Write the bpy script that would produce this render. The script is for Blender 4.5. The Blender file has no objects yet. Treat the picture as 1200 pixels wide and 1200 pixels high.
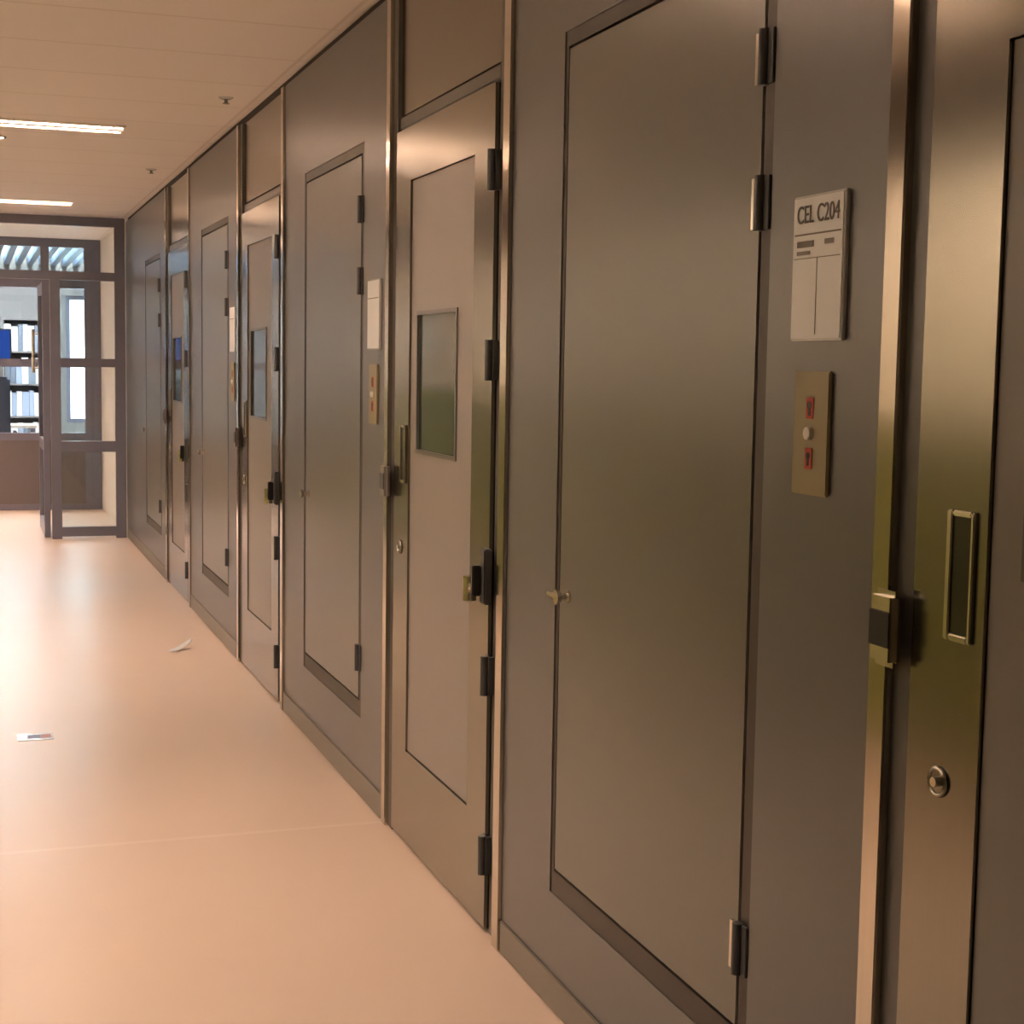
import bpy, bmesh, math, random
from mathutils import Vector, Matrix
random.seed(7)
PI = math.pi
SC = bpy.context.scene
COL = SC.collection

# ------------------------------------------------------------------ camera
F_PX = 1822.2
YAW, PITCH, ROLL = .337318, .0932827, .0159252
EYE = 1.5
def cam_basis():
    f = Vector((math.sin(YAW)*math.cos(PITCH), math.cos(YAW)*math.cos(PITCH), -math.sin(PITCH)))
    r = Vector((math.cos(YAW), -math.sin(YAW), 0)); u = r.cross(f)
    return r*math.cos(ROLL)+u*math.sin(ROLL), -r*math.sin(ROLL)+u*math.cos(ROLL), f
cd = bpy.data.cameras.new('camera'); cam = bpy.data.objects.new('camera', cd); COL.objects.link(cam)
_r, _u, _f = cam_basis()
cam.matrix_world = Matrix(((_r.x, _u.x, -_f.x, 0), (_r.y, _u.y, -_f.y, 0), (_r.z, _u.z, -_f.z, EYE), (0, 0, 0, 1)))
cd.sensor_fit = 'HORIZONTAL'; cd.sensor_width = 36; cd.lens = 36*F_PX/1200
cd.clip_start = .02; cd.clip_end = 200
SC.camera = cam

# ------------------------------------------------------------------ world, exposure
w = bpy.data.worlds.new('daylight'); SC.world = w; w.use_nodes = True
bg = w.node_tree.nodes['Background']
bg.inputs[0].default_value = (.78, .90, 1, 1); bg.inputs[1].default_value = 3.0
SC.view_settings.view_transform = 'Standard'; SC.view_settings.look = 'None'
SC.view_settings.gamma = 1; SC.view_settings.use_curve_mapping = False
SC.view_settings.exposure = 2.08
WARM = (1, .70, .54)
COOL = (.92, .93, .98)
TUBE = 52.0
OFFICE_LIGHT = 18.0
SIDE_LIGHT = 5.0

# ------------------------------------------------------------------ sizes
WX = 1.273          # face of the right wall
LX = -1.0           # face of the left wall
CZ = 2.685          # ceiling
PY = 13.5           # first glass partition
QY = 16.15          # second glass partition
OY = 20.0           # end of the office behind it
BY = -2.2           # wall behind the camera
SERV = [0, 2.84, 5.73, 8.70]        # offsets of the four service doors along the wall
CELL = [-2.875, 0, 2.905, 5.86]     # offsets of the four cell doors

# ------------------------------------------------------------------ materials
def mat(name, color, rough=.5, metal=0, spec=.5, noise=0, nscale=8, bump=0, aniso=0, stretch=None, coat=0):
    m = bpy.data.materials.new(name); m.use_nodes = True
    nt = m.node_tree; b = nt.nodes['Principled BSDF']
    b.inputs['Base Color'].default_value = (*color, 1)
    b.inputs['Roughness'].default_value = rough; b.inputs['Metallic'].default_value = metal
    b.inputs['Specular IOR Level'].default_value = spec
    if coat: b.inputs['Coat Weight'].default_value = coat; b.inputs['Coat Roughness'].default_value = .08
    if noise or bump:
        tc = nt.nodes.new('ShaderNodeTexCoord'); mp = nt.nodes.new('ShaderNodeMapping')
        mp.inputs['Scale'].default_value = stretch or (1, 1, 1)
        nt.links.new(tc.outputs['Object'], mp.inputs[0])
        n = nt.nodes.new('ShaderNodeTexNoise'); n.inputs['Scale'].default_value = nscale; n.inputs['Detail'].default_value = 4
        nt.links.new(mp.outputs[0], n.inputs['Vector'])
        if noise:
            mx = nt.nodes.new('ShaderNodeMix'); mx.data_type = 'RGBA'
            mx.inputs['A'].default_value = (*[c*(1-noise) for c in color], 1)
            mx.inputs['B'].default_value = (*[min(1, c*(1+noise)) for c in color], 1)
            nt.links.new(n.outputs['Fac'], mx.inputs['Factor']); nt.links.new(mx.outputs['Result'], b.inputs['Base Color'])
        if bump:
            bp = nt.nodes.new('ShaderNodeBump'); bp.inputs['Strength'].default_value = bump; bp.inputs['Distance'].default_value = .002
            nt.links.new(n.outputs['Fac'], bp.inputs['Height']); nt.links.new(bp.outputs[0], b.inputs['Normal'])
    return m
def emit(name, color, s):
    m = bpy.data.materials.new(name); m.use_nodes = True; nt = m.node_tree; nt.nodes.clear()
    e = nt.nodes.new('ShaderNodeEmission'); e.inputs[0].default_value = (*color, 1); e.inputs[1].default_value = s
    o = nt.nodes.new('ShaderNodeOutputMaterial'); nt.links.new(e.outputs[0], o.inputs[0]); return m
def glass(name, tint=(.9, .95, .95)):
    m = bpy.data.materials.new(name); m.use_nodes = True; nt = m.node_tree; nt.nodes.clear()
    t = nt.nodes.new('ShaderNodeBsdfTransparent'); t.inputs[0].default_value = (*tint, 1)
    g = nt.nodes.new('ShaderNodeBsdfGlossy'); g.inputs['Roughness'].default_value = .02
    f = nt.nodes.new('ShaderNodeFresnel'); ge = nt.nodes.new('ShaderNodeNewGeometry'); mm = nt.nodes.new('ShaderNodeMath'); mm.operation = 'MULTIPLY_ADD'
    mm.inputs[1].default_value = 1/1.45-1.45; mm.inputs[2].default_value = 1.45
    nt.links.new(ge.outputs['Backfacing'], mm.inputs[0]); nt.links.new(mm.outputs[0], f.inputs[0])
    x = nt.nodes.new('ShaderNodeMixShader'); o = nt.nodes.new('ShaderNodeOutputMaterial')
    nt.links.new(f.outputs[0], x.inputs[0]); nt.links.new(t.outputs[0], x.inputs[1]); nt.links.new(g.outputs[0], x.inputs[2]); nt.links.new(x.outputs[0], o.inputs[0])
    return m
def grooved(name, color, dark, bw, bh, mortar, rough, spec=.4):
    m = mat(name, color, rough, spec=spec); nt = m.node_tree; b = nt.nodes['Principled BSDF']
    tc = nt.nodes.new('ShaderNodeTexCoord'); br = nt.nodes.new('ShaderNodeTexBrick')
    br.offset = 0; br.inputs['Color1'].default_value = (*color, 1); br.inputs['Color2'].default_value = (*[c*.975 for c in color], 1)
    br.inputs['Mortar'].default_value = (*dark, 1); br.inputs['Scale'].default_value = 1
    br.inputs['Mortar Size'].default_value = mortar; br.inputs['Brick Width'].default_value = bw; br.inputs['Row Height'].default_value = bh
    nt.links.new(tc.outputs['Object'], br.inputs['Vector']); nt.links.new(br.outputs['Color'], b.inputs['Base Color']); return m

M = dict(
 panel=mat('grey_laminate', (.118, .117, .116), .32, spec=.95, noise=.05, nscale=3),
 leafgrey=mat('grey_door_paint', (.140, .136, .115), .30, spec=1.0, noise=.04, nscale=3),
 inset=mat('pale_grey_laminate', (.27, .245, .22), .34, spec=.5, noise=.03, nscale=3),
 insetnear=mat('mid_grey_laminate', (.27, .25, .23), .34, spec=.5, noise=.03, nscale=3),
 steel=mat('brushed_stainless', (.30, .285, .24), .20, metal=1, noise=.06, nscale=6, stretch=(40, 40, .6)),
 strip=mat('polished_stainless', (.62, .58, .50), .13, metal=1, noise=.05, nscale=6, stretch=(40, 40, .6)),
 framegrey=mat('frame_grey', (.12, .115, .105), .28, spec=.6),
 gap=mat('dark_rebate', (.062, .050, .040), .45),
 black=mat('black_plastic', (.010, .010, .011), .35),
 hinge=mat('dark_steel_hinge', (.085, .088, .092), .35, metal=.15),
 bright=mat('bright_steel', (.72, .68, .60), .22, metal=1),
 plinth=mat('plinth_vinyl', (.21, .185, .155), .4),
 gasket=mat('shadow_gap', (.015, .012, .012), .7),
 ceiling=grooved('ceiling_panels', (.93, .87, .86), (.80, .73, .71), 1.25, .62, .008, .75),
 cream=mat('cream_paint', (.84, .76, .68), .6, noise=.03, nscale=2),
 olive=mat('olive_green_paint', (.35, .40, .11), .5, noise=.05, nscale=2),
 brown=mat('brown_service_duct', (.13, .095, .065), .55),
 blueframe=mat('blue_grey_steel', (.155, .158, .21), .32, spec=.6),
 glass=glass('clear_glass'),
 paper=mat('white_paper', (.88, .91, .93), .35, spec=.6),
 ink=mat('grey_ink', (.24, .22, .21), .6),
 rim=mat('clear_plastic_rim', (.62, .63, .63), .2, spec=.6),
 beige=mat('beige_plastic', (.33, .28, .15), .4),
 red=mat('red_print', (.50, .05, .02), .5),
 white=mat('white_plastic', (.75, .73, .68), .35),
 darkglass=mat('dark_hatch_glass', (.045, .060, .046), .10, spec=.7, noise=.35, nscale=5),
 tube=emit('fluorescent_tube', WARM, TUBE),
 lobbyfill=emit('lobby_fill_tube', WARM, TUBE*1.0),  # lobby lamps added out of view to brighten lobby and far wall
 lockgrey=mat('lock_grey', (.24, .225, .20), .35, spec=.6),
 spot=emit('downlight_lamp', WARM, 60),
 coolpanel=emit('cool_light_panel', COOL, OFFICE_LIGHT),
 sidefill=emit('side_room_fill', (1, .72, .57), SIDE_LIGHT),  # panels added in the unseen side room, lighting the corridor through its windows
 screen=emit('blue_screen', (.05, .13, .60), .16),
 reflector=mat('lamp_reflector', (.86, .84, .80), .4),
 bladegrey=mat('louvre_metal', (.30, .29, .27), .25, metal=.7),
 baffle=mat('blue_grey_baffle', (.14, .18, .25), .5),
 office=mat('office_grey', (.24, .225, .215), .6),
 fabric=mat('dark_chair_fabric', (.02, .02, .03), .8),
 wood=mat('pale_desk', (.45, .38, .30), .45),
 blueprint=mat('blue_print', (.20, .23, .34), .5),
 dullred=mat('dull_red_print', (.38, .17, .15), .5),
)
def floor_mat():
    m = mat('beige_linoleum', (.66, .545, .43), .30, spec=.45); nt = m.node_tree; b = nt.nodes['Principled BSDF']
    tc = nt.nodes.new('ShaderNodeTexCoord')
    n = nt.nodes.new('ShaderNodeTexNoise'); n.inputs['Scale'].default_value = 1.3; n.inputs['Detail'].default_value = 6
    nt.links.new(tc.outputs['Object'], n.inputs['Vector'])
    mx = nt.nodes.new('ShaderNodeMix'); mx.data_type = 'RGBA'
    mx.inputs['A'].default_value = (.68, .525, .42, 1); mx.inputs['B'].default_value = (.745, .588, .475, 1)
    nt.links.new(n.outputs['Fac'], mx.inputs['Factor'])
    # a welded seam across the corridor, 4.86 m ahead
    sp = nt.nodes.new('ShaderNodeSeparateXYZ'); nt.links.new(tc.outputs['Object'], sp.inputs[0])
    a = nt.nodes.new('ShaderNodeMath'); a.operation = 'SUBTRACT'; a.inputs[1].default_value = 4.86; nt.links.new(sp.outputs['Y'], a.inputs[0])
    c = nt.nodes.new('ShaderNodeMath'); c.operation = 'ABSOLUTE'; nt.links.new(a.outputs[0], c.inputs[0])
    l = nt.nodes.new('ShaderNodeMath'); l.operation = 'LESS_THAN'; l.inputs[1].default_value = .012; nt.links.new(c.outputs[0], l.inputs[0])
    s = nt.nodes.new('ShaderNodeMath'); s.operation = 'MULTIPLY'; s.inputs[1].default_value = .45; nt.links.new(l.outputs[0], s.inputs[0])
    m2 = nt.nodes.new('ShaderNodeMix'); m2.data_type = 'RGBA'; m2.inputs['B'].default_value = (.82, .68, .58, 1)
    nt.links.new(mx.outputs['Result'], m2.inputs['A']); nt.links.new(s.outputs[0], m2.inputs['Factor'])
    nt.links.new(m2.outputs['Result'], b.inputs['Base Color'])
    return m
M['floor'] = floor_mat()

# ------------------------------------------------------------------ mesh helpers
class MB:
    def __init__(s): s.bm = bmesh.new()
    def box(s, x0, x1, y0, y1, z0, z1, bev=0):
        b = bmesh.new(); bmesh.ops.create_cube(b, size=1)
        for v in b.verts: v.co = Vector(((x0+x1)/2+v.co.x*abs(x1-x0), (y0+y1)/2+v.co.y*abs(y1-y0), (z0+z1)/2+v.co.z*abs(z1-z0)))
        if bev: bmesh.ops.bevel(b, geom=b.edges[:], offset=bev, segments=2, affect='EDGES')
        return s._add(b)
    def cyl(s, p, q, r, r2=None, n=20):
        p, q = Vector(p), Vector(q); d = q-p; b = bmesh.new()
        bmesh.ops.create_cone(b, cap_ends=True, segments=n, radius1=r, radius2=r if r2 is None else r2, depth=d.length)
        mt = Matrix.Translation((p+q)/2) @ d.to_track_quat('Z', 'Y').to_matrix().to_4x4()
        bmesh.ops.transform(b, matrix=mt, verts=b.verts)
        return s._add(b)
    def ring(s, c, axis, r, t, n=24, m=8, arc=(0, 2*PI), sq=1.0):
        c = Vector(c); ax = Vector(axis).normalized(); q = ax.to_track_quat('Z', 'Y'); b = bmesh.new(); rows = []
        full = abs(arc[1]-arc[0]-2*PI) < 1e-6; k = n if full else n+1
        for i in range(k):
            a = arc[0]+(arc[1]-arc[0])*i/n; o = Vector((math.cos(a), math.sin(a)*sq, 0)); row = []
            for j in range(m):
                e = 2*PI*j/m; row.append(b.verts.new(c+q@(o*(r+t*math.cos(e))+Vector((0, 0, t*math.sin(e))))))
            rows.append(row)
        for i in range(n if full else n):
            A, B = rows[i], rows[(i+1) % k]
            for j in range(m): b.faces.new((A[j], B[j], B[(j+1) % m], A[(j+1) % m]))
        if not full: b.faces.new(rows[0]); b.faces.new(rows[-1][::-1])
        return s._add(b)
    def _add(s, b):
        bmesh.ops.recalc_face_normals(b, faces=b.faces)
        me = bpy.data.meshes.new('t'); b.to_mesh(me); b.free(); s.bm.from_mesh(me); bpy.data.meshes.remove(me); return s
    def build(s, name, m, parent=None, smooth=False, loc=None):
        me = bpy.data.meshes.new(name); s.bm.to_mesh(me); s.bm.free(); me.materials.append(m)
        if smooth:
            for p in me.polygons: p.use_smooth = True
            me.set_sharp_from_angle(angle=math.radians(40))
        o = bpy.data.objects.new(name, me); COL.objects.link(o)
        if parent: o.parent = parent
        if loc: o.location = loc
        return o
def box(*a, **k): return MB().box(*a, **k)
def tag(o, label, cat, group=None, kind=None):
    o['label'] = label; o['category'] = cat
    if group: o['group'] = group
    if kind: o['kind'] = kind
    return o
def thing(name, label, cat, loc, group=None, kind=None):
    o = bpy.data.objects.new(name, None); COL.objects.link(o); o.location = loc; o.empty_display_size = .1
    return tag(o, label, cat, group, kind)
def struct(o): o['kind'] = 'structure'; return o
def lettering(txt, size, mtx, m, parent, name='lettering', depth=.0006, width=None):
    cu = bpy.data.curves.new(name, 'FONT'); cu.body = txt; cu.size = size; cu.align_x = 'CENTER'; cu.align_y = 'CENTER'; cu.extrude = depth
    t = bpy.data.objects.new('tmp', cu); COL.objects.link(t); bpy.context.view_layer.update()
    me = bpy.data.meshes.new_from_object(t.evaluated_get(bpy.context.evaluated_depsgraph_get()))
    COL.objects.unlink(t); bpy.data.objects.remove(t)
    if width:
        xs = [v.co.x for v in me.vertices]; k = width/(max(xs)-min(xs))
        for v in me.vertices: v.co.x *= k
    me.transform(mtx); me.materials.clear(); me.materials.append(m); me.name = name
    o = bpy.data.objects.new(name, me); COL.objects.link(o); o.parent = parent; return o
def on_wall(x, y, z):   # text plane facing the corridor from the right wall
    return Matrix(((0, 0, -1, x), (-1, 0, 0, y), (0, 1, 0, z), (0, 0, 0, 1)))

# ------------------------------------------------------------------ the setting
TH = .14
struct(box(LX-2.2, WX+1.4, BY-.2, OY+.2, -.12, 0).build('floor', M['floor']))
cb = MB()
holes = [(8.40, -.47, .785), (4.20, -.47, .785), (12.5, -.47, .785), (14.4, -.95, .25), (15.5, -.95, .25)]  # last two openings hold the added lobby lamps
ys = sorted(holes); prev = BY-.2
for (yc, xa, xb) in ys:
    cb.box(LX-.2, WX+TH, prev, yc-.16, CZ, CZ+.12)
    cb.box(LX-.2, xa, yc-.16, yc+.16, CZ, CZ+.12); cb.box(xb, WX+TH, yc-.16, yc+.16, CZ, CZ+.12)
    prev = yc+.16
cb.box(LX-1.6, WX+TH, prev, QY+.06, CZ, CZ+.12)
struct(cb.build('ceiling', M['ceiling']))

# right wall: grey panel sections with an opening for each service door
sY0, sY1, sZ0, sZ1 = 2.345, 3.320, .275, 2.245     # opening incl. dark rebate
cY0, cY1 = 3.66, 4.862                             # cell door unit
units = [(c+cY0, c+cY1) for c in CELL]
WT = CZ-.035
wb = MB(); prev = BY
def section(a, b, ops):
    cur = a
    for o in ops:
        y0, y1 = o+sY0, o+sY1
        wb.box(WX, WX+TH, cur, y0, 0, WT)
        wb.box(WX, WX+TH, y0, y1, 0, sZ0); wb.box(WX, WX+TH, y0, y1, sZ1, WT)
        wb.box(WX+.05, WX+TH, y0, y1, sZ0, sZ1)
        cur = y1
    wb.box(WX, WX+TH, cur, b, 0, WT)
section(BY, units[0][0], [])
for i, o in enumerate(SERV):
    section(units[i][1], units[i+1][0] if i < 3 else PY-.03, [o])
for a, b in units: wb.box(WX+.08, WX+TH, a, b, 0, WT)
wb.box(WX, WX+TH, PY-.03, PY+.03, 0, WT)
struct(wb.build('wall_right', M['panel']))
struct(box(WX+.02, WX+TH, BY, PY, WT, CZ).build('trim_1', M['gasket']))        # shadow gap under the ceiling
pb = MB()
ends = [BY]+[v for u in units for v in u]+[PY-.04]
for i in range(0, len(ends), 2): pb.box(WX-.006, WX, ends[i]+.002, ends[i+1]-.002, .003, .086, bev=.002)
struct(pb.build('baseboard_right', M['plinth']))
# left wall of the corridor: olive below, cream above, brown duct under the ceiling
struct(box(LX-.15, LX, BY, PY, 0, 1.30).build('wall_left', M['olive']))
lb = MB(); lb.box(LX-.15, LX, BY, PY, 2.30, CZ)
NW = 10; pitch = (PY-BY)/NW
for k in range(NW+1):
    yc = BY+k*pitch; lb.box(LX-.15, LX, max(BY, yc-.10), min(PY, yc+.10), 1.30, 2.30)
struct(lb.build('wall_left_upper', M['cream']))
# interior windows, inferred from the steel's reflections, onto an added lit room
for k in range(NW):
    ya, yb = BY+k*pitch+.10, BY+(k+1)*pitch-.10
    wn = struct(bpy.data.objects.new('window_%d' % (k+2), None)); COL.objects.link(wn)
    fb = MB(); fb.box(LX-.10, LX-.05, ya, ya+.04, 1.30, 2.30); fb.box(LX-.10, LX-.05, yb-.04, yb, 1.30, 2.30)
    fb.box(LX-.10, LX-.05, ya+.04, yb-.04, 1.30, 1.34); fb.box(LX-.10, LX-.05, ya+.04, yb-.04, 2.26, 2.30)
    fb.build('window_frame', M['cream'], wn)
    box(LX-.078, LX-.072, ya+.04, yb-.04, 1.34, 2.26).build('pane', M['glass'], wn)
SX = LX-1.35
struct(box(SX-.12, SX, BY, PY, 0, CZ).build('wall_side_room', M['cream']))
struct(box(SX-.12, LX-.15, PY, PY+.12, 0, CZ).build('wall_side_room_end', M['cream']))
struct(box(SX-.12, LX-.15, BY-.15, BY, 0, CZ).build('wall_side_room_back', M['cream']))
struct(box(SX-.12, LX-.2, BY-.15, PY+.12, CZ, CZ+.12).build('ceiling_side_room', M['ceiling']))
struct(box(LX, LX+.12, BY, PY-.1, 2.30, CZ).build('trim_2', M['brown']))
struct(box(LX-.15, WX+TH, BY-.15, BY, 0, CZ).build('wall_back', M['cream']))
# lobby behind the first partition
struct(box(WX, WX+TH, PY+.03, QY+.06, 0, CZ).build('wall_lobby_right', M['cream']))
struct(box(LX-.15, LX, PY, QY+.06, 0, CZ).build('wall_lobby_left', M['cream']))

# office shell behind the second partition
OX0, OX1 = LX-1.4, WX+1.0
struct(box(OX0-.12, OX0, QY, OY, 0, CZ+.4).build('wall_office_left', M['office']))
struct(box(OX1, OX1+.12, QY, OY, 0, CZ+.4).build('wall_office_right', M['office']))
struct(box(OX0-.12, OX1+.12, QY-.06, OY+.12, CZ+.4, CZ+.5).build('ceiling_office', M['office']))
fw = MB(); fw.box(OX0, LX-.15, QY-.06, QY, 0, CZ+.4); fw.box(WX+TH, OX1, QY-.06, QY, 0, CZ+.4); fw.box(LX-.15, WX+TH, QY, QY+.06, CZ+.12, CZ+.4)
struct(fw.build('wall_office_front', M['office']))
W0, W1, V0, V1 = 1.16, 1.62, .72, 2.28             # daylight window of the office
ob = MB(); ob.box(OX0, W0, OY, OY+.15, 0, CZ+.4); ob.box(W1, OX1, OY, OY+.15, 0, CZ+.4); ob.box(W0, W1, OY, OY+.15, 0, V0); ob.box(W0, W1, OY, OY+.15, V1, CZ+.4)
struct(ob.build('wall_office_end', M['office']))
wn = struct(bpy.data.objects.new('window_1', None)); COL.objects.link(wn)
fb = MB()
fb.box(W0, W0+.05, OY+.04, OY+.1, V0, V1); fb.box(W1-.05, W1, OY+.04, OY+.1, V0, V1)
for z in (V0, V1-.05, 1.47): fb.box(W0+.05, W1-.05, OY+.04, OY+.1, z, z+.05)
fb.build('window_frame', M['blueframe'], wn); box(W0+.05, W1-.05, OY+.066, OY+.072, V0+.05, V1-.05).build('pane', M['glass'], wn)

# ------------------------------------------------------------------ glazed partitions (blue-grey steel)
def bars(lst, y, d=.03):
    m = MB()
    for (x0, x1, z0, z1) in lst: m.box(x0, x1, y-d, y+d, z0, z1, bev=.003)
    return m
X0 = LX; XR = WX-.012
p1 = thing('glazed_partition', 'glass partition in blue-grey steel frame closing off the end of the corridor', 'partition', (0, PY, 0), kind='thing')
members = [(XR-.085, XR, 0, 2.676), (.655, .735, 0, 2.155), (-.42, -.34, 0, 2.155), (X0, X0+.08, 0, 2.676)]
rails = [(X0+.08, XR-.085, 2.60, 2.676), (X0+.08, XR-.085, 2.155, 2.225)]
for nm, l in (('post', members), ('rail', rails + [(.735, XR-.085, 1.44, 1.51), (.735, XR-.085, .73, .82), (.735, XR-.085, .02, .10),
              (X0+.08, -.42, 1.44, 1.51), (X0+.08, -.42, .73, .82), (X0+.08, -.42, .02, .10)])):
    for b in l: bars([b], 0).build(nm, M['blueframe'], p1)
for (x0, x1, z0, z1) in [(X0+.08, .695, 2.225, 2.60), (.695, XR-.085, 2.225, 2.60)] + [(a, b, c, d) for a, b in ((.735, XR-.085), (X0+.08, -.42)) for c, d in ((1.51, 2.155), (.82, 1.44), (.10, .73))]:
    box(x0, x1, -.004, .004, z0, z1).build('glass_pane', M['glass'], p1)
# the open door leaf, swung into the lobby
d1 = thing('glass_door', 'narrow steel-framed glass door standing open beside the end partition post', 'door', (.655, PY+.05, 0), kind='thing')
lf = MB(); L = .92
for y0, y1, z0, z1 in ((0, .09, .01, 2.14), (L-.09, L, .01, 2.14), (.09, L-.09, .01, .12), (.09, L-.09, 2.05, 2.14), (.09, L-.09, .73, .82)): lf.box(-.058, -.01, y0, y1, z0, z1, bev=.003)
lf.build('leaf_frame', M['blueframe'], d1)
for z0, z1 in ((.12, .73), (.82, 2.05)): box(-.037, -.030, .09, L-.09, z0, z1).build('glass_pane', M['glass'], d1)
h = MB(); h.cyl((-.10, L-.05, 1.38), (-.10, L-.05, 1.76), .014); h.cyl((-.058, L-.05, 1.42), (-.10, L-.05, 1.42), .009); h.cyl((-.058, L-.05, 1.72), (-.10, L-.05, 1.72), .009)
h.build('pull_handle', M['bright'], d1, True)

p2 = thing('glazed_partition', 'second glass partition with solid lower panels, seen beyond the open glass door', 'partition', (0, QY, 0), kind='thing')
px = [X0, -.30, .42, WX]
for b in [(WX-.16, WX-.002, 0, CZ), (X0+.002, X0+.1, 0, CZ), (-.33, -.25, .77, CZ-.085), (.70, .78, .77, CZ-.085)]: bars([b], 0, .027).build('post', M['blueframe'], p2)
for b in [(X0+.1, WX-.16, CZ-.085, CZ), (X0+.1, WX-.16, 2.20, 2.30), (X0+.1, WX-.16, 1.42, 1.50), (X0+.1, WX-.16, .695, .77), (X0+.1, WX-.16, 0, .06)]: bars([b], 0).build('rail', M['blueframe'], p2)
box(X0+.1, WX-.16, -.02, .02, .06, .695).build('lower_panel', mat('lower_panel_grey', (.13, .115, .115), .35), p2)
for z0, z1 in ((2.30, CZ-.085), (1.50, 2.20), (.77, 1.42)):
    for x0, x1 in ((X0+.1, -.33), (-.25, .70), (.78, WX-.16)): box(x0, x1, -.004, .004, z0, z1).build('glass_pane', M['glass'], p2)

# ------------------------------------------------------------------ office contents (far off, behind two glass screens)
n = 0
for i in range(35):
    x = OX0+.05+i*(OX1-OX0-.10)/34
    o = box(x-.034, x+.034, QY+.08, OY-.02, CZ-.05, CZ+.10).build('ceiling_baffle', M['baffle'])
    tag(o, 'blue-grey ceiling baffle running away behind the upper glass of the second partition', 'ceiling baffle', 'office ceiling baffles')
for y in (17.2, 18.9):
    t = thing('light_panel', 'cool white light panel above the baffles, %s' % ('close to the second partition' if y < 18 else 'towards the office end wall'), 'ceiling light', (0, y, CZ+.33), 'office light panels')
    box(-1.7, 1.9, -.75, .75, .02, .07).build('housing', M['office'], t); box(-1.68, 1.88, -.73, .73, .0, .02).build('diffuser', M['coolpanel'], t)
dk = thing('desk', 'pale desk under the blue monitor behind the second partition', 'desk', (.05, 19.0, 0))
box(-.7, .7, -.35, .35, .71, .74, bev=.004).build('desk_top', M['wood'], dk)
for sx in (-.66, .66): box(sx-.025, sx+.025, -.32, .32, 0, .71).build('leg', M['blueframe'], dk)
mo = thing('monitor', 'computer monitor with a blue picture standing on the far office desk', 'monitor', (.27, 19.0, .74))
box(-.13, .13, -.08, .08, 0, .012).build('base', M['black'], mo); box(-.02, .02, .02, .05, .012, .82).build('stand', M['black'], mo)
box(-.30, .22, -.01, .02, .72, 1.10, bev=.004).build('bezel', M['black'], mo); box(-.285, .205, -.013, -.0105, .735, 1.085).build('screen', M['screen'], mo)
ch = thing('office_chair', 'dark office chair with high back at the far office desk', 'chair', (.22, 18.0, 0))
cb = MB()
for k in range(5):
    a = 2*PI*k/5; cb.cyl((0, 0, .09), (.27*math.cos(a), .27*math.sin(a), .06), .02, .013)
    cb.cyl((.27*math.cos(a), .27*math.sin(a)-.012, .03), (.27*math.cos(a), .27*math.sin(a)+.012, .03), .03)
cb.build('base', M['black'], ch); MB().cyl((0, 0, .09), (0, 0, .45), .025).build('column', M['black'], ch)
box(-.24, .24, -.23, .23, .45, .53, bev=.03).build('seat', M['fabric'], ch, True)
box(-.22, .22, -.27, -.20, .60, 1.30, bev=.03).build('backrest', M['fabric'], ch, True)
for sx in (-.27, .27):
    q = MB(); q.box(sx-.02, sx+.02, -.12, .14, .68, .71, bev=.008); q.box(sx-.012, sx+.012, -.02, .02, .50, .68); q.build('armrest', M['black'], ch)
bc = thing('bookcase', 'pale open bookcase with folders to the right of the blue monitor', 'bookcase', (.66, 19.6, 0))
q = MB()
for x in (-.26, .24): q.box(x, x+.02, -.16, .16, 0, 2.0)
for k in range(6): q.box(-.24, .24, -.16, .16, .03+k*.385, .05+k*.385)
q.box(-.24, .24, .15, .16, .05, 1.97); q.build('carcass', M['office'], bc)
pal = [mat('folder_%d' % k, c, .5) for k, c in enumerate(((.75, .78, .80), (.35, .42, .55), (.6, .62, .62), (.20, .24, .30)))]
for k in range(1, 5):
    x = -.235
    while x < .16:
        wd = random.choice((.05, .06, .075)); hh = random.uniform(.27, .32)
        o = box(x, x+wd, -.14, .08, 0, hh, bev=.002).build('ring_binder', random.choice(pal)); o.location = (.66, 19.6, .051+k*.385)
        tag(o, 'upright ring binder on the far bookcase behind the glass', 'binder', 'ring binders on the far bookcase'); x += wd+.004

# ------------------------------------------------------------------ cell door frames (fixed steel surrounds)
lY0, lY1 = 3.805, 4.764       # leaf
LZ = 2.215
for i, c in enumerate(CELL):
    fr = struct(bpy.data.objects.new('trim_%d' % (i+3), None)); COL.objects.link(fr); fr.location = (WX, c, 0)
    q = MB()
    q.box(.012, .08, cY0+.055, lY0-.006, 0, WT); q.box(.004, .08, lY1+.005, cY1-.050, 0, WT)
    q.box(.012, .08, lY0-.006, lY1+.005, LZ+.010, 2.262, bev=.003)
    q.build('jamb', M['framegrey'], fr)
    box(.016, .08, lY0-.006, lY1+.005, 2.268, WT-.002).build('transom_panel', M['steel'], fr)
    q = MB(); q.box(.030, .08, lY0-.006, lY1+.005, 0, LZ+.01); q.build('rebate', M['gap'], fr)
    box(-.010, .03, cY0+.002, cY0+.055, 0, WT, bev=.003).build('edge_strip', M['strip'], fr)
    box(-.010, .03, cY1-.050, cY1-.002, 0, WT, bev=.003).build('edge_strip', M['strip'], fr)

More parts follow.
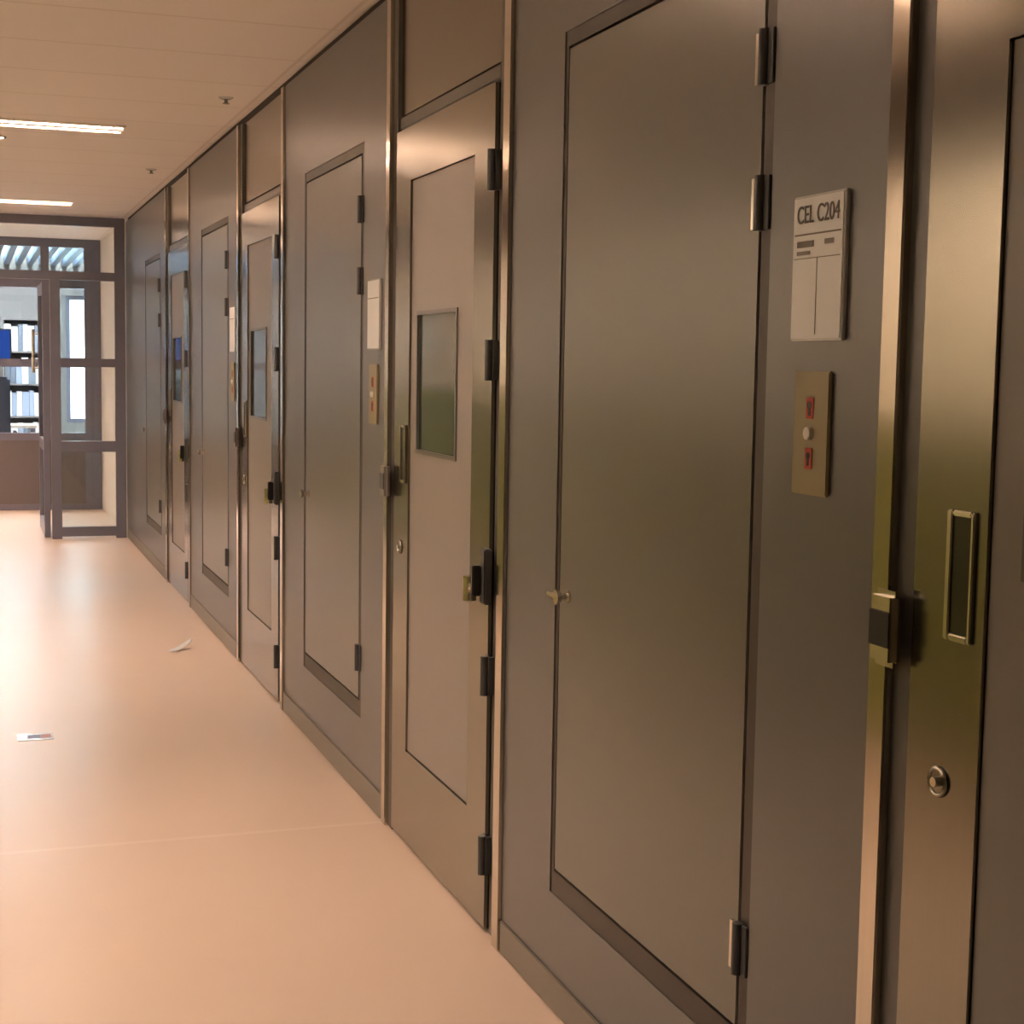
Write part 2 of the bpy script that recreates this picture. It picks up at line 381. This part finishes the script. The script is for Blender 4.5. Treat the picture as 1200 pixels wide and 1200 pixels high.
# ------------------------------------------------------------------ cell doors
cell_labels = [
 'nearest stainless steel cell door with flush handle and keyhole, at the right edge',
 'stainless steel cell door with pale inset panel and small dark hatch window',
 'grey steel cell door just past the service door with the brightly lit nameplate',
 'farthest grey steel cell door, between the third and the last service doors',
]
def cell_door(i, c):
    t = thing('security_door', cell_labels[i], 'cell door', (WX, c, 0), 'cell doors along the right wall', 'thing')
    iy0, iy1 = 3.968, 4.60
    iz0, iz1 = .30, 1.93 if i == 0 else 2.055
    q = MB()
    q.box(.0, .028, lY0, iy0, .012, LZ); q.box(.0, .028, iy1, lY1, .012, LZ)
    q.box(.0, .028, iy0, iy1, .012, iz0); q.box(.0, .028, iy0, iy1, iz1, LZ)
    q.build('steel_border', M['steel'], t)
    wy0, wy1, wz0, wz1 = 4.12, 4.53, 1.235, 1.66
    q = MB()
    q.box(.006, .028, iy0+.002, wy0, iz0+.002, iz1-.002); q.box(.006, .028, wy1, iy1-.002, iz0+.002, iz1-.002)
    q.box(.006, .028, wy0, wy1, iz0+.002, wz0); q.box(.006, .028, wy0, wy1, wz1, iz1-.002)
    q.build('inset_panel', M['inset'] if i else M['insetnear'], t)
    wf = MB(); bw = .012
    wf.box(.002, .024, wy0, wy0+bw, wz0, wz1); wf.box(.002, .024, wy1-bw, wy1, wz0, wz1); wf.box(.002, .024, wy0+bw, wy1-bw, wz0, wz0+bw); wf.box(.002, .024, wy0+bw, wy1-bw, wz1-bw, wz1)
    f = wf.build('hatch_frame', M['framegrey'], t)
    box(.010, .026, wy0+bw, wy1-bw, wz0+bw, wz1-bw).build('hatch_window', M['darkglass'], f)
    if i:
        for z in (1.995, 1.515, .695, .215):
            q = MB(); q.cyl((-.010, lY0-.006, z-.052), (-.010, lY0-.006, z+.052), .011); q.box(-.004, .0, lY0, lY0+.020, z-.05, z+.05); q.box(-.004, .010, lY0-.024, lY0-.008, z-.05, z+.05)
            hg = q.build('hinge', M['hinge'], t, True)
        # bolt lock on the hinge side edge
        lk = box(-.022, .0, lY0-.030, lY0+.010, .885, 1.03, bev=.004).build('bolt_lock', M['hinge'], t)
        box(-.046, -.022, lY0-.006, lY0+.012, .905, .985, bev=.003).build('lock_face', M['black'], lk)
        q = MB(); q.cyl((-.032, lY0+.012, .925), (-.032, lY0+.062, .918), .012); q.cyl((-.032, lY0+.062, .885), (-.032, lY0+.062, .950), .018)
        q.build('lock_lever', M['bright'], lk, True)
    # flush pull handle on the free side
    hy0, hy1, hz0, hz1 = 4.622, 4.684, 1.135, 1.315
    q = MB()
    q.box(-.006, .0, hy1-.012, hy1, hz0, hz1, bev=.002); q.box(-.006, .0, hy0, hy0+.008, hz0, hz1, bev=.002)
    q.box(-.006, .0, hy0+.008, hy1-.012, hz0, hz0+.010, bev=.002); q.box(-.006, .0, hy0+.008, hy1-.012, hz1-.008, hz1, bev=.002)
    hd = q.build('flush_handle', M['bright'], t)
    box(-.0025, -.0003, hy0+.008, hy1-.012, hz0+.010, hz1-.008).build('handle_recess', mat('handle_recess', (.07, .07, .055), .25, metal=.7), hd)
    q = MB(); q.ring((-.002, 4.685, .932), (1, 0, 0), .019, .0035); q.cyl((-.003, 4.685, .932), (0, 4.685, .932), .017)
    ro = q.build('keyhole_rosette', M['steel'], t, True)
    q = MB(); q.cyl((-.010, 4.685, .932), (-.003, 4.685, .932), .007); q.build('key_cylinder', M['bright'], ro, True)
    return t
for i, c in enumerate(CELL): cell_door(i, c)

# lock boxes on the frame beside each cell door
lock_labels = ['rounded silver lock box with black face on the frame of the nearest cell door',
 'small grey lock box on the frame edge beside the hatch-windowed cell door',
 'small lock box on the frame of the cell door past the brightly lit nameplate',
 'tiny lock box on the frame of the farthest cell door']
for i, c in enumerate(CELL):
    t = thing('lock_box', lock_labels[i], 'lock', (WX, c+4.803, 1.075), 'lock boxes on the cell door frames')
    box(-.030, -.0105, -.034, .030, 0, .112, bev=.009).build('housing', M['bright'] if i == 0 else M['lockgrey'], t, True)
    box(-.0325, -.0298, -.028, .024, .030, .082, bev=.001).build('dark_face', M['black'] if i == 0 else M['hinge'], t)

# ------------------------------------------------------------------ service doors
serv_labels = [
 'large flush grey service door with dark rebate, nearest, left of the cell sign',
 'flush grey service door with small knob, beside the brightly lit nameplate',
 'flush service door with pinkish sheen, third along the wall, small silver knob',
 'farthest flush service door, next to the glass partition',
]
def service_door(i, o):
    t = thing('service_door', serv_labels[i], 'service door', (WX, o, 0), 'flush service doors along the right wall', 'thing')
    y0, y1, z0, z1 = 2.388, 3.297, .335, 2.205
    box(.002, .0235, y0, y1, z0, z1, bev=.002).build('leaf', M['leafgrey'], t)
    for z in (2.022, 1.781, .484):
        hb = MB(); hb.box(-.004, .002, y0-.040, y0+.004, z-.045, z+.045, bev=.001); hb.cyl((-.006, y0-.012, z-.046), (-.006, y0-.012, z+.046), .010)
        h = hb.build('hinge', M['hinge'], t, True)
        box(-.006, .002, y0+.004, y0+.018, z-.043, z+.043).build('hinge_flange', M['bright'], h)
    k = MB(); k.cyl((-.003, y1-.060, .985), (.002, y1-.060, .985), .014); k.cyl((-.020, y1-.060, .985), (-.003, y1-.060, .985), .008); k.cyl((-.032, y1-.060, .985), (-.020, y1-.060, .985), .018, .013); k.box(-.027, -.021, y1-.060, y1+.012, .978, .989, bev=.002)
    k.build('knob', M['bright'], t, True)
    return t
for i, o in enumerate(SERV):
    service_door(i, o)
    g = struct(bpy.data.objects.new('trim_%d' % (i+7), None)); COL.objects.link(g); g.location = (WX, o, 0)
    box(.024, .0495, sY0, sY1, sZ0, sZ1).build('rebate_back', M['gap'], g)
    q = MB(); q.box(.003, .024, sY0, 2.382, sZ0, sZ1); q.box(.003, .024, 3.303, sY1, sZ0, sZ1); q.box(.003, .024, 2.382, 3.303, sZ0, .329); q.box(.003, .024, 2.382, 3.303, 2.211, sZ1)
    q.build('rebate_frame', M['gap'], g)

# ------------------------------------------------------------------ cell signs and switches
sign_labels = ['white cell name sign with printed header above the beige switch plate, nearest',
 'brightly lit white nameplate between the second service door and the hatch-windowed cell door',
 'thin bright white nameplate beside the pinkish third service door']
sw_labels = ['beige switch plate with two red symbols and a white button below the near sign',
 'small switch plate below the brightly lit nameplate',
 'tiny switch plate below the nameplate at the pinkish third service door']
gy0, gy1, gz0, gz1 = 2.095, 2.253, 1.548, 1.778
for i, o in enumerate(SERV[:3]):
    t = thing('cell_sign', sign_labels[i], 'sign', (WX, o, 0), 'cell name signs')
    box(-.008, -.0003, gy0, gy1, gz0, gz1, bev=.0015).build('holder', M['rim'], t)
    s = box(-.0095, -.0081, gy0+.005, gy1-.003, gz0+.004, gz1-.004).build('sheet', M['paper'], t)
    yc = (gy0+gy1)/2
    if i == 0:
        lettering('CEL C204', .040, on_wall(-.0105, yc, gz1-.032), M['ink'], s, width=.128)
        q = MB(); q.box(-.0103, -.0096, gy0+.010, gy1-.008, gz1-.063, gz1-.0605); q.box(-.0103, -.0096, gy0+.010, gy1-.008, gz1-.100, gz1-.0988)
        q.box(-.0103, -.0096, yc-.001, yc, gz0+.01, gz1-.10); q.box(-.0103, -.0096, yc+.012, gy1-.016, gz1-.082, gz1-.072); q.box(-.0103, -.0096, gy0+.030, yc-.022, gz1-.080, gz1-.072); q.box(-.0103, -.0096, yc+.022, gy1-.016, gz1-.094, gz1-.088)
        q.build('print_lines', M['ink'], s)
    else:
        box(-.0103, -.0096, gy0+.010, gy1-.008, gz1-.063, gz1-.0605).build('print_lines', M['ink'], s)
    t = thing('switch_plate', sw_labels[i], 'switch', (WX, o, 0), 'switch plates below the cell signs')
    a, b, c, d = 2.128, 2.237, 1.303, 1.500
    box(-.007, -.0003, a, b, c, d, bev=.002).build('plate', M['beige'], t)
    yc, zc = (a+b)/2, (c+d)/2
    for dz in (.040, -.040):
        k = box(-.0085, -.0071, yc-.010, yc+.012, zc+dz-.017, zc+dz+.017, bev=.0005).build('red_symbol', M['red'], t)
        q = MB(); q.cyl((-.0092, yc+.001, zc+dz+.004), (-.0086, yc+.001, zc+dz+.004), .006, n=12); q.box(-.0092, -.0086, yc-.002, yc+.004, zc+dz-.012, zc+dz+.002); q.build('symbol_print', M['black'], k)
    q = MB(); q.cyl((-.014, yc, zc), (-.007, yc, zc), .010, .011); q.build('button', M['white'], t, True)

# ------------------------------------------------------------------ ceiling lights
lamp_labels = ['recessed louvred fluorescent ceiling light with two bright lines, upper left',
 'recessed louvred fluorescent ceiling light over the nearest service door', 'recessed louvred fluorescent ceiling light just before the glass partition', 'added louvred ceiling light, out of view in the lobby just behind the first glass partition', 'added louvred ceiling light, out of view in the lobby just before the second glass partition']
for k, (yc, xa, xb) in enumerate(holes):
    t = thing('ceiling_light', lamp_labels[k], 'ceiling light', ((xa+xb)/2, yc, CZ), 'louvred ceiling lights in the corridor')
    hx = (xb-xa)/2-.003; hy = .157
    q = MB(); q.box(-hx, hx, -hy, hy, .075, .083); q.box(-hx, -hx+.006, -hy, hy, 0, .075); q.box(hx-.006, hx, -hy, hy, 0, .075); q.box(-hx+.006, hx-.006, -hy, -hy+.006, 0, .075); q.box(-hx+.006, hx-.006, hy-.006, hy, 0, .075)
    q.box(-hx+.006, hx-.006, -.006, .006, .0, .06)
    q.build('housing', M['reflector'], t)
    q = MB()
    for a, c in ((-.157, -.108), (-.030, .030), (.108, .157)): q.box(-hx, hx, a, c, -.004, -.0003)
    q.build('rim', M['cream'], t)
    for j in range(1, 24):
        x = -hx+2*hx*j/24; q = MB(); q.box(x-.002, x+.002, -hy+.006, -.006, .002, .038); q.box(x-.002, x+.002, .006, hy-.006, .002, .038); q.build('louvre_blade', M['bladegrey'], t)
    for y in (-.075, .075): MB().cyl((-hx+.02, y, .053), (hx-.02, y, .053), .012, n=16).build('tube', M['tube' if k < 3 else 'lobbyfill'], t, True)
for x, y, lab in ((.17, 8.93, 'small round ceiling downlight beyond the louvred corridor light'), (.17, 14.4, 'small round ceiling downlight in the lobby behind the partition')):
    t = thing('downlight', lab, 'ceiling light', (x, y, CZ), 'small round downlights')
    MB().ring((0, 0, -.003), (0, 0, 1), .045, .006).build('ring', M['bright'], t, True); MB().cyl((0, 0, -.004), (0, 0, -.0005), .040).build('lamp', M['spot'], t)

for k in range(4):
    t = thing('light_panel', 'added warm fill light panel on the ceiling of the unseen room alongside the corridor', 'ceiling light', (LX-.75, 3.6+k*2.6, CZ), 'added fill light panels in the unseen room alongside')
    box(-.35, .35, -.8, .8, -.03, -.0003).build('housing', M['white'], t); box(-.33, .33, -.78, .78, -.034, -.0305).build('diffuser', M['sidefill'], t)

sp_l = ['small ceiling sprinkler near the wall above the second service door', 'small ceiling sprinkler near the wall farther along, before the partition']
for k, (x, y) in enumerate(((1.12, 7.17), (1.10, 10.0))):
    t = thing('sprinkler', sp_l[k], 'sprinkler', (x, y, CZ), 'ceiling sprinklers')
    MB().cyl((0, 0, -.008), (0, 0, -.0003), .024, .034).build('rosette', M['rim'], t, True)
    q = MB(); q.cyl((0, 0, -.026), (0, 0, -.008), .008); q.cyl((0, 0, -.029), (0, 0, -.026), .015); q.build('head', M['lockgrey'], t, True)

# ------------------------------------------------------------------ on the floor
b = bmesh.new(); nx, ny = 14, 5; g = []
for i in range(nx+1):
    u = i/nx; row = []
    for j in range(ny+1):
        v = j/ny-.5; wdt = .085*(math.sin(PI*min(1, u*.9+.08)))**.6
        row.append(b.verts.new((-.065+.13*u, v*wdt+.10*(u-.5), .003+.055*max(0, u-.35)**1.6+.018*(2*v)**2*u)))
    g.append(row)
for i in range(nx):
    for j in range(ny): b.faces.new((g[i][j], g[i+1][j], g[i+1][j+1], g[i][j+1]))
m = MB(); bmesh.ops.solidify(b, geom=b.faces[:], thickness=.0015); m._add(b)
o = m.build('paper_scrap', M['paper'], None, True, (1.03, 8.13, .002))
tag(o, 'small curled white paper scrap on the floor near the wall', 'paper scrap')
t = thing('printed_strip', 'small flat strip with blue and red print lying on the floor', 'paper strip', (.235, 6.36, 0))
box(-.068, .068, -.055, .055, .0005, .003).build('sheet', M['rim'], t)
box(-.030, .020, -.030, .030, .0031, .0036).build('blue_print', M['blueprint'], t); box(.022, .060, -.030, .030, .0031, .0036).build('red_print', M['dullred'], t)
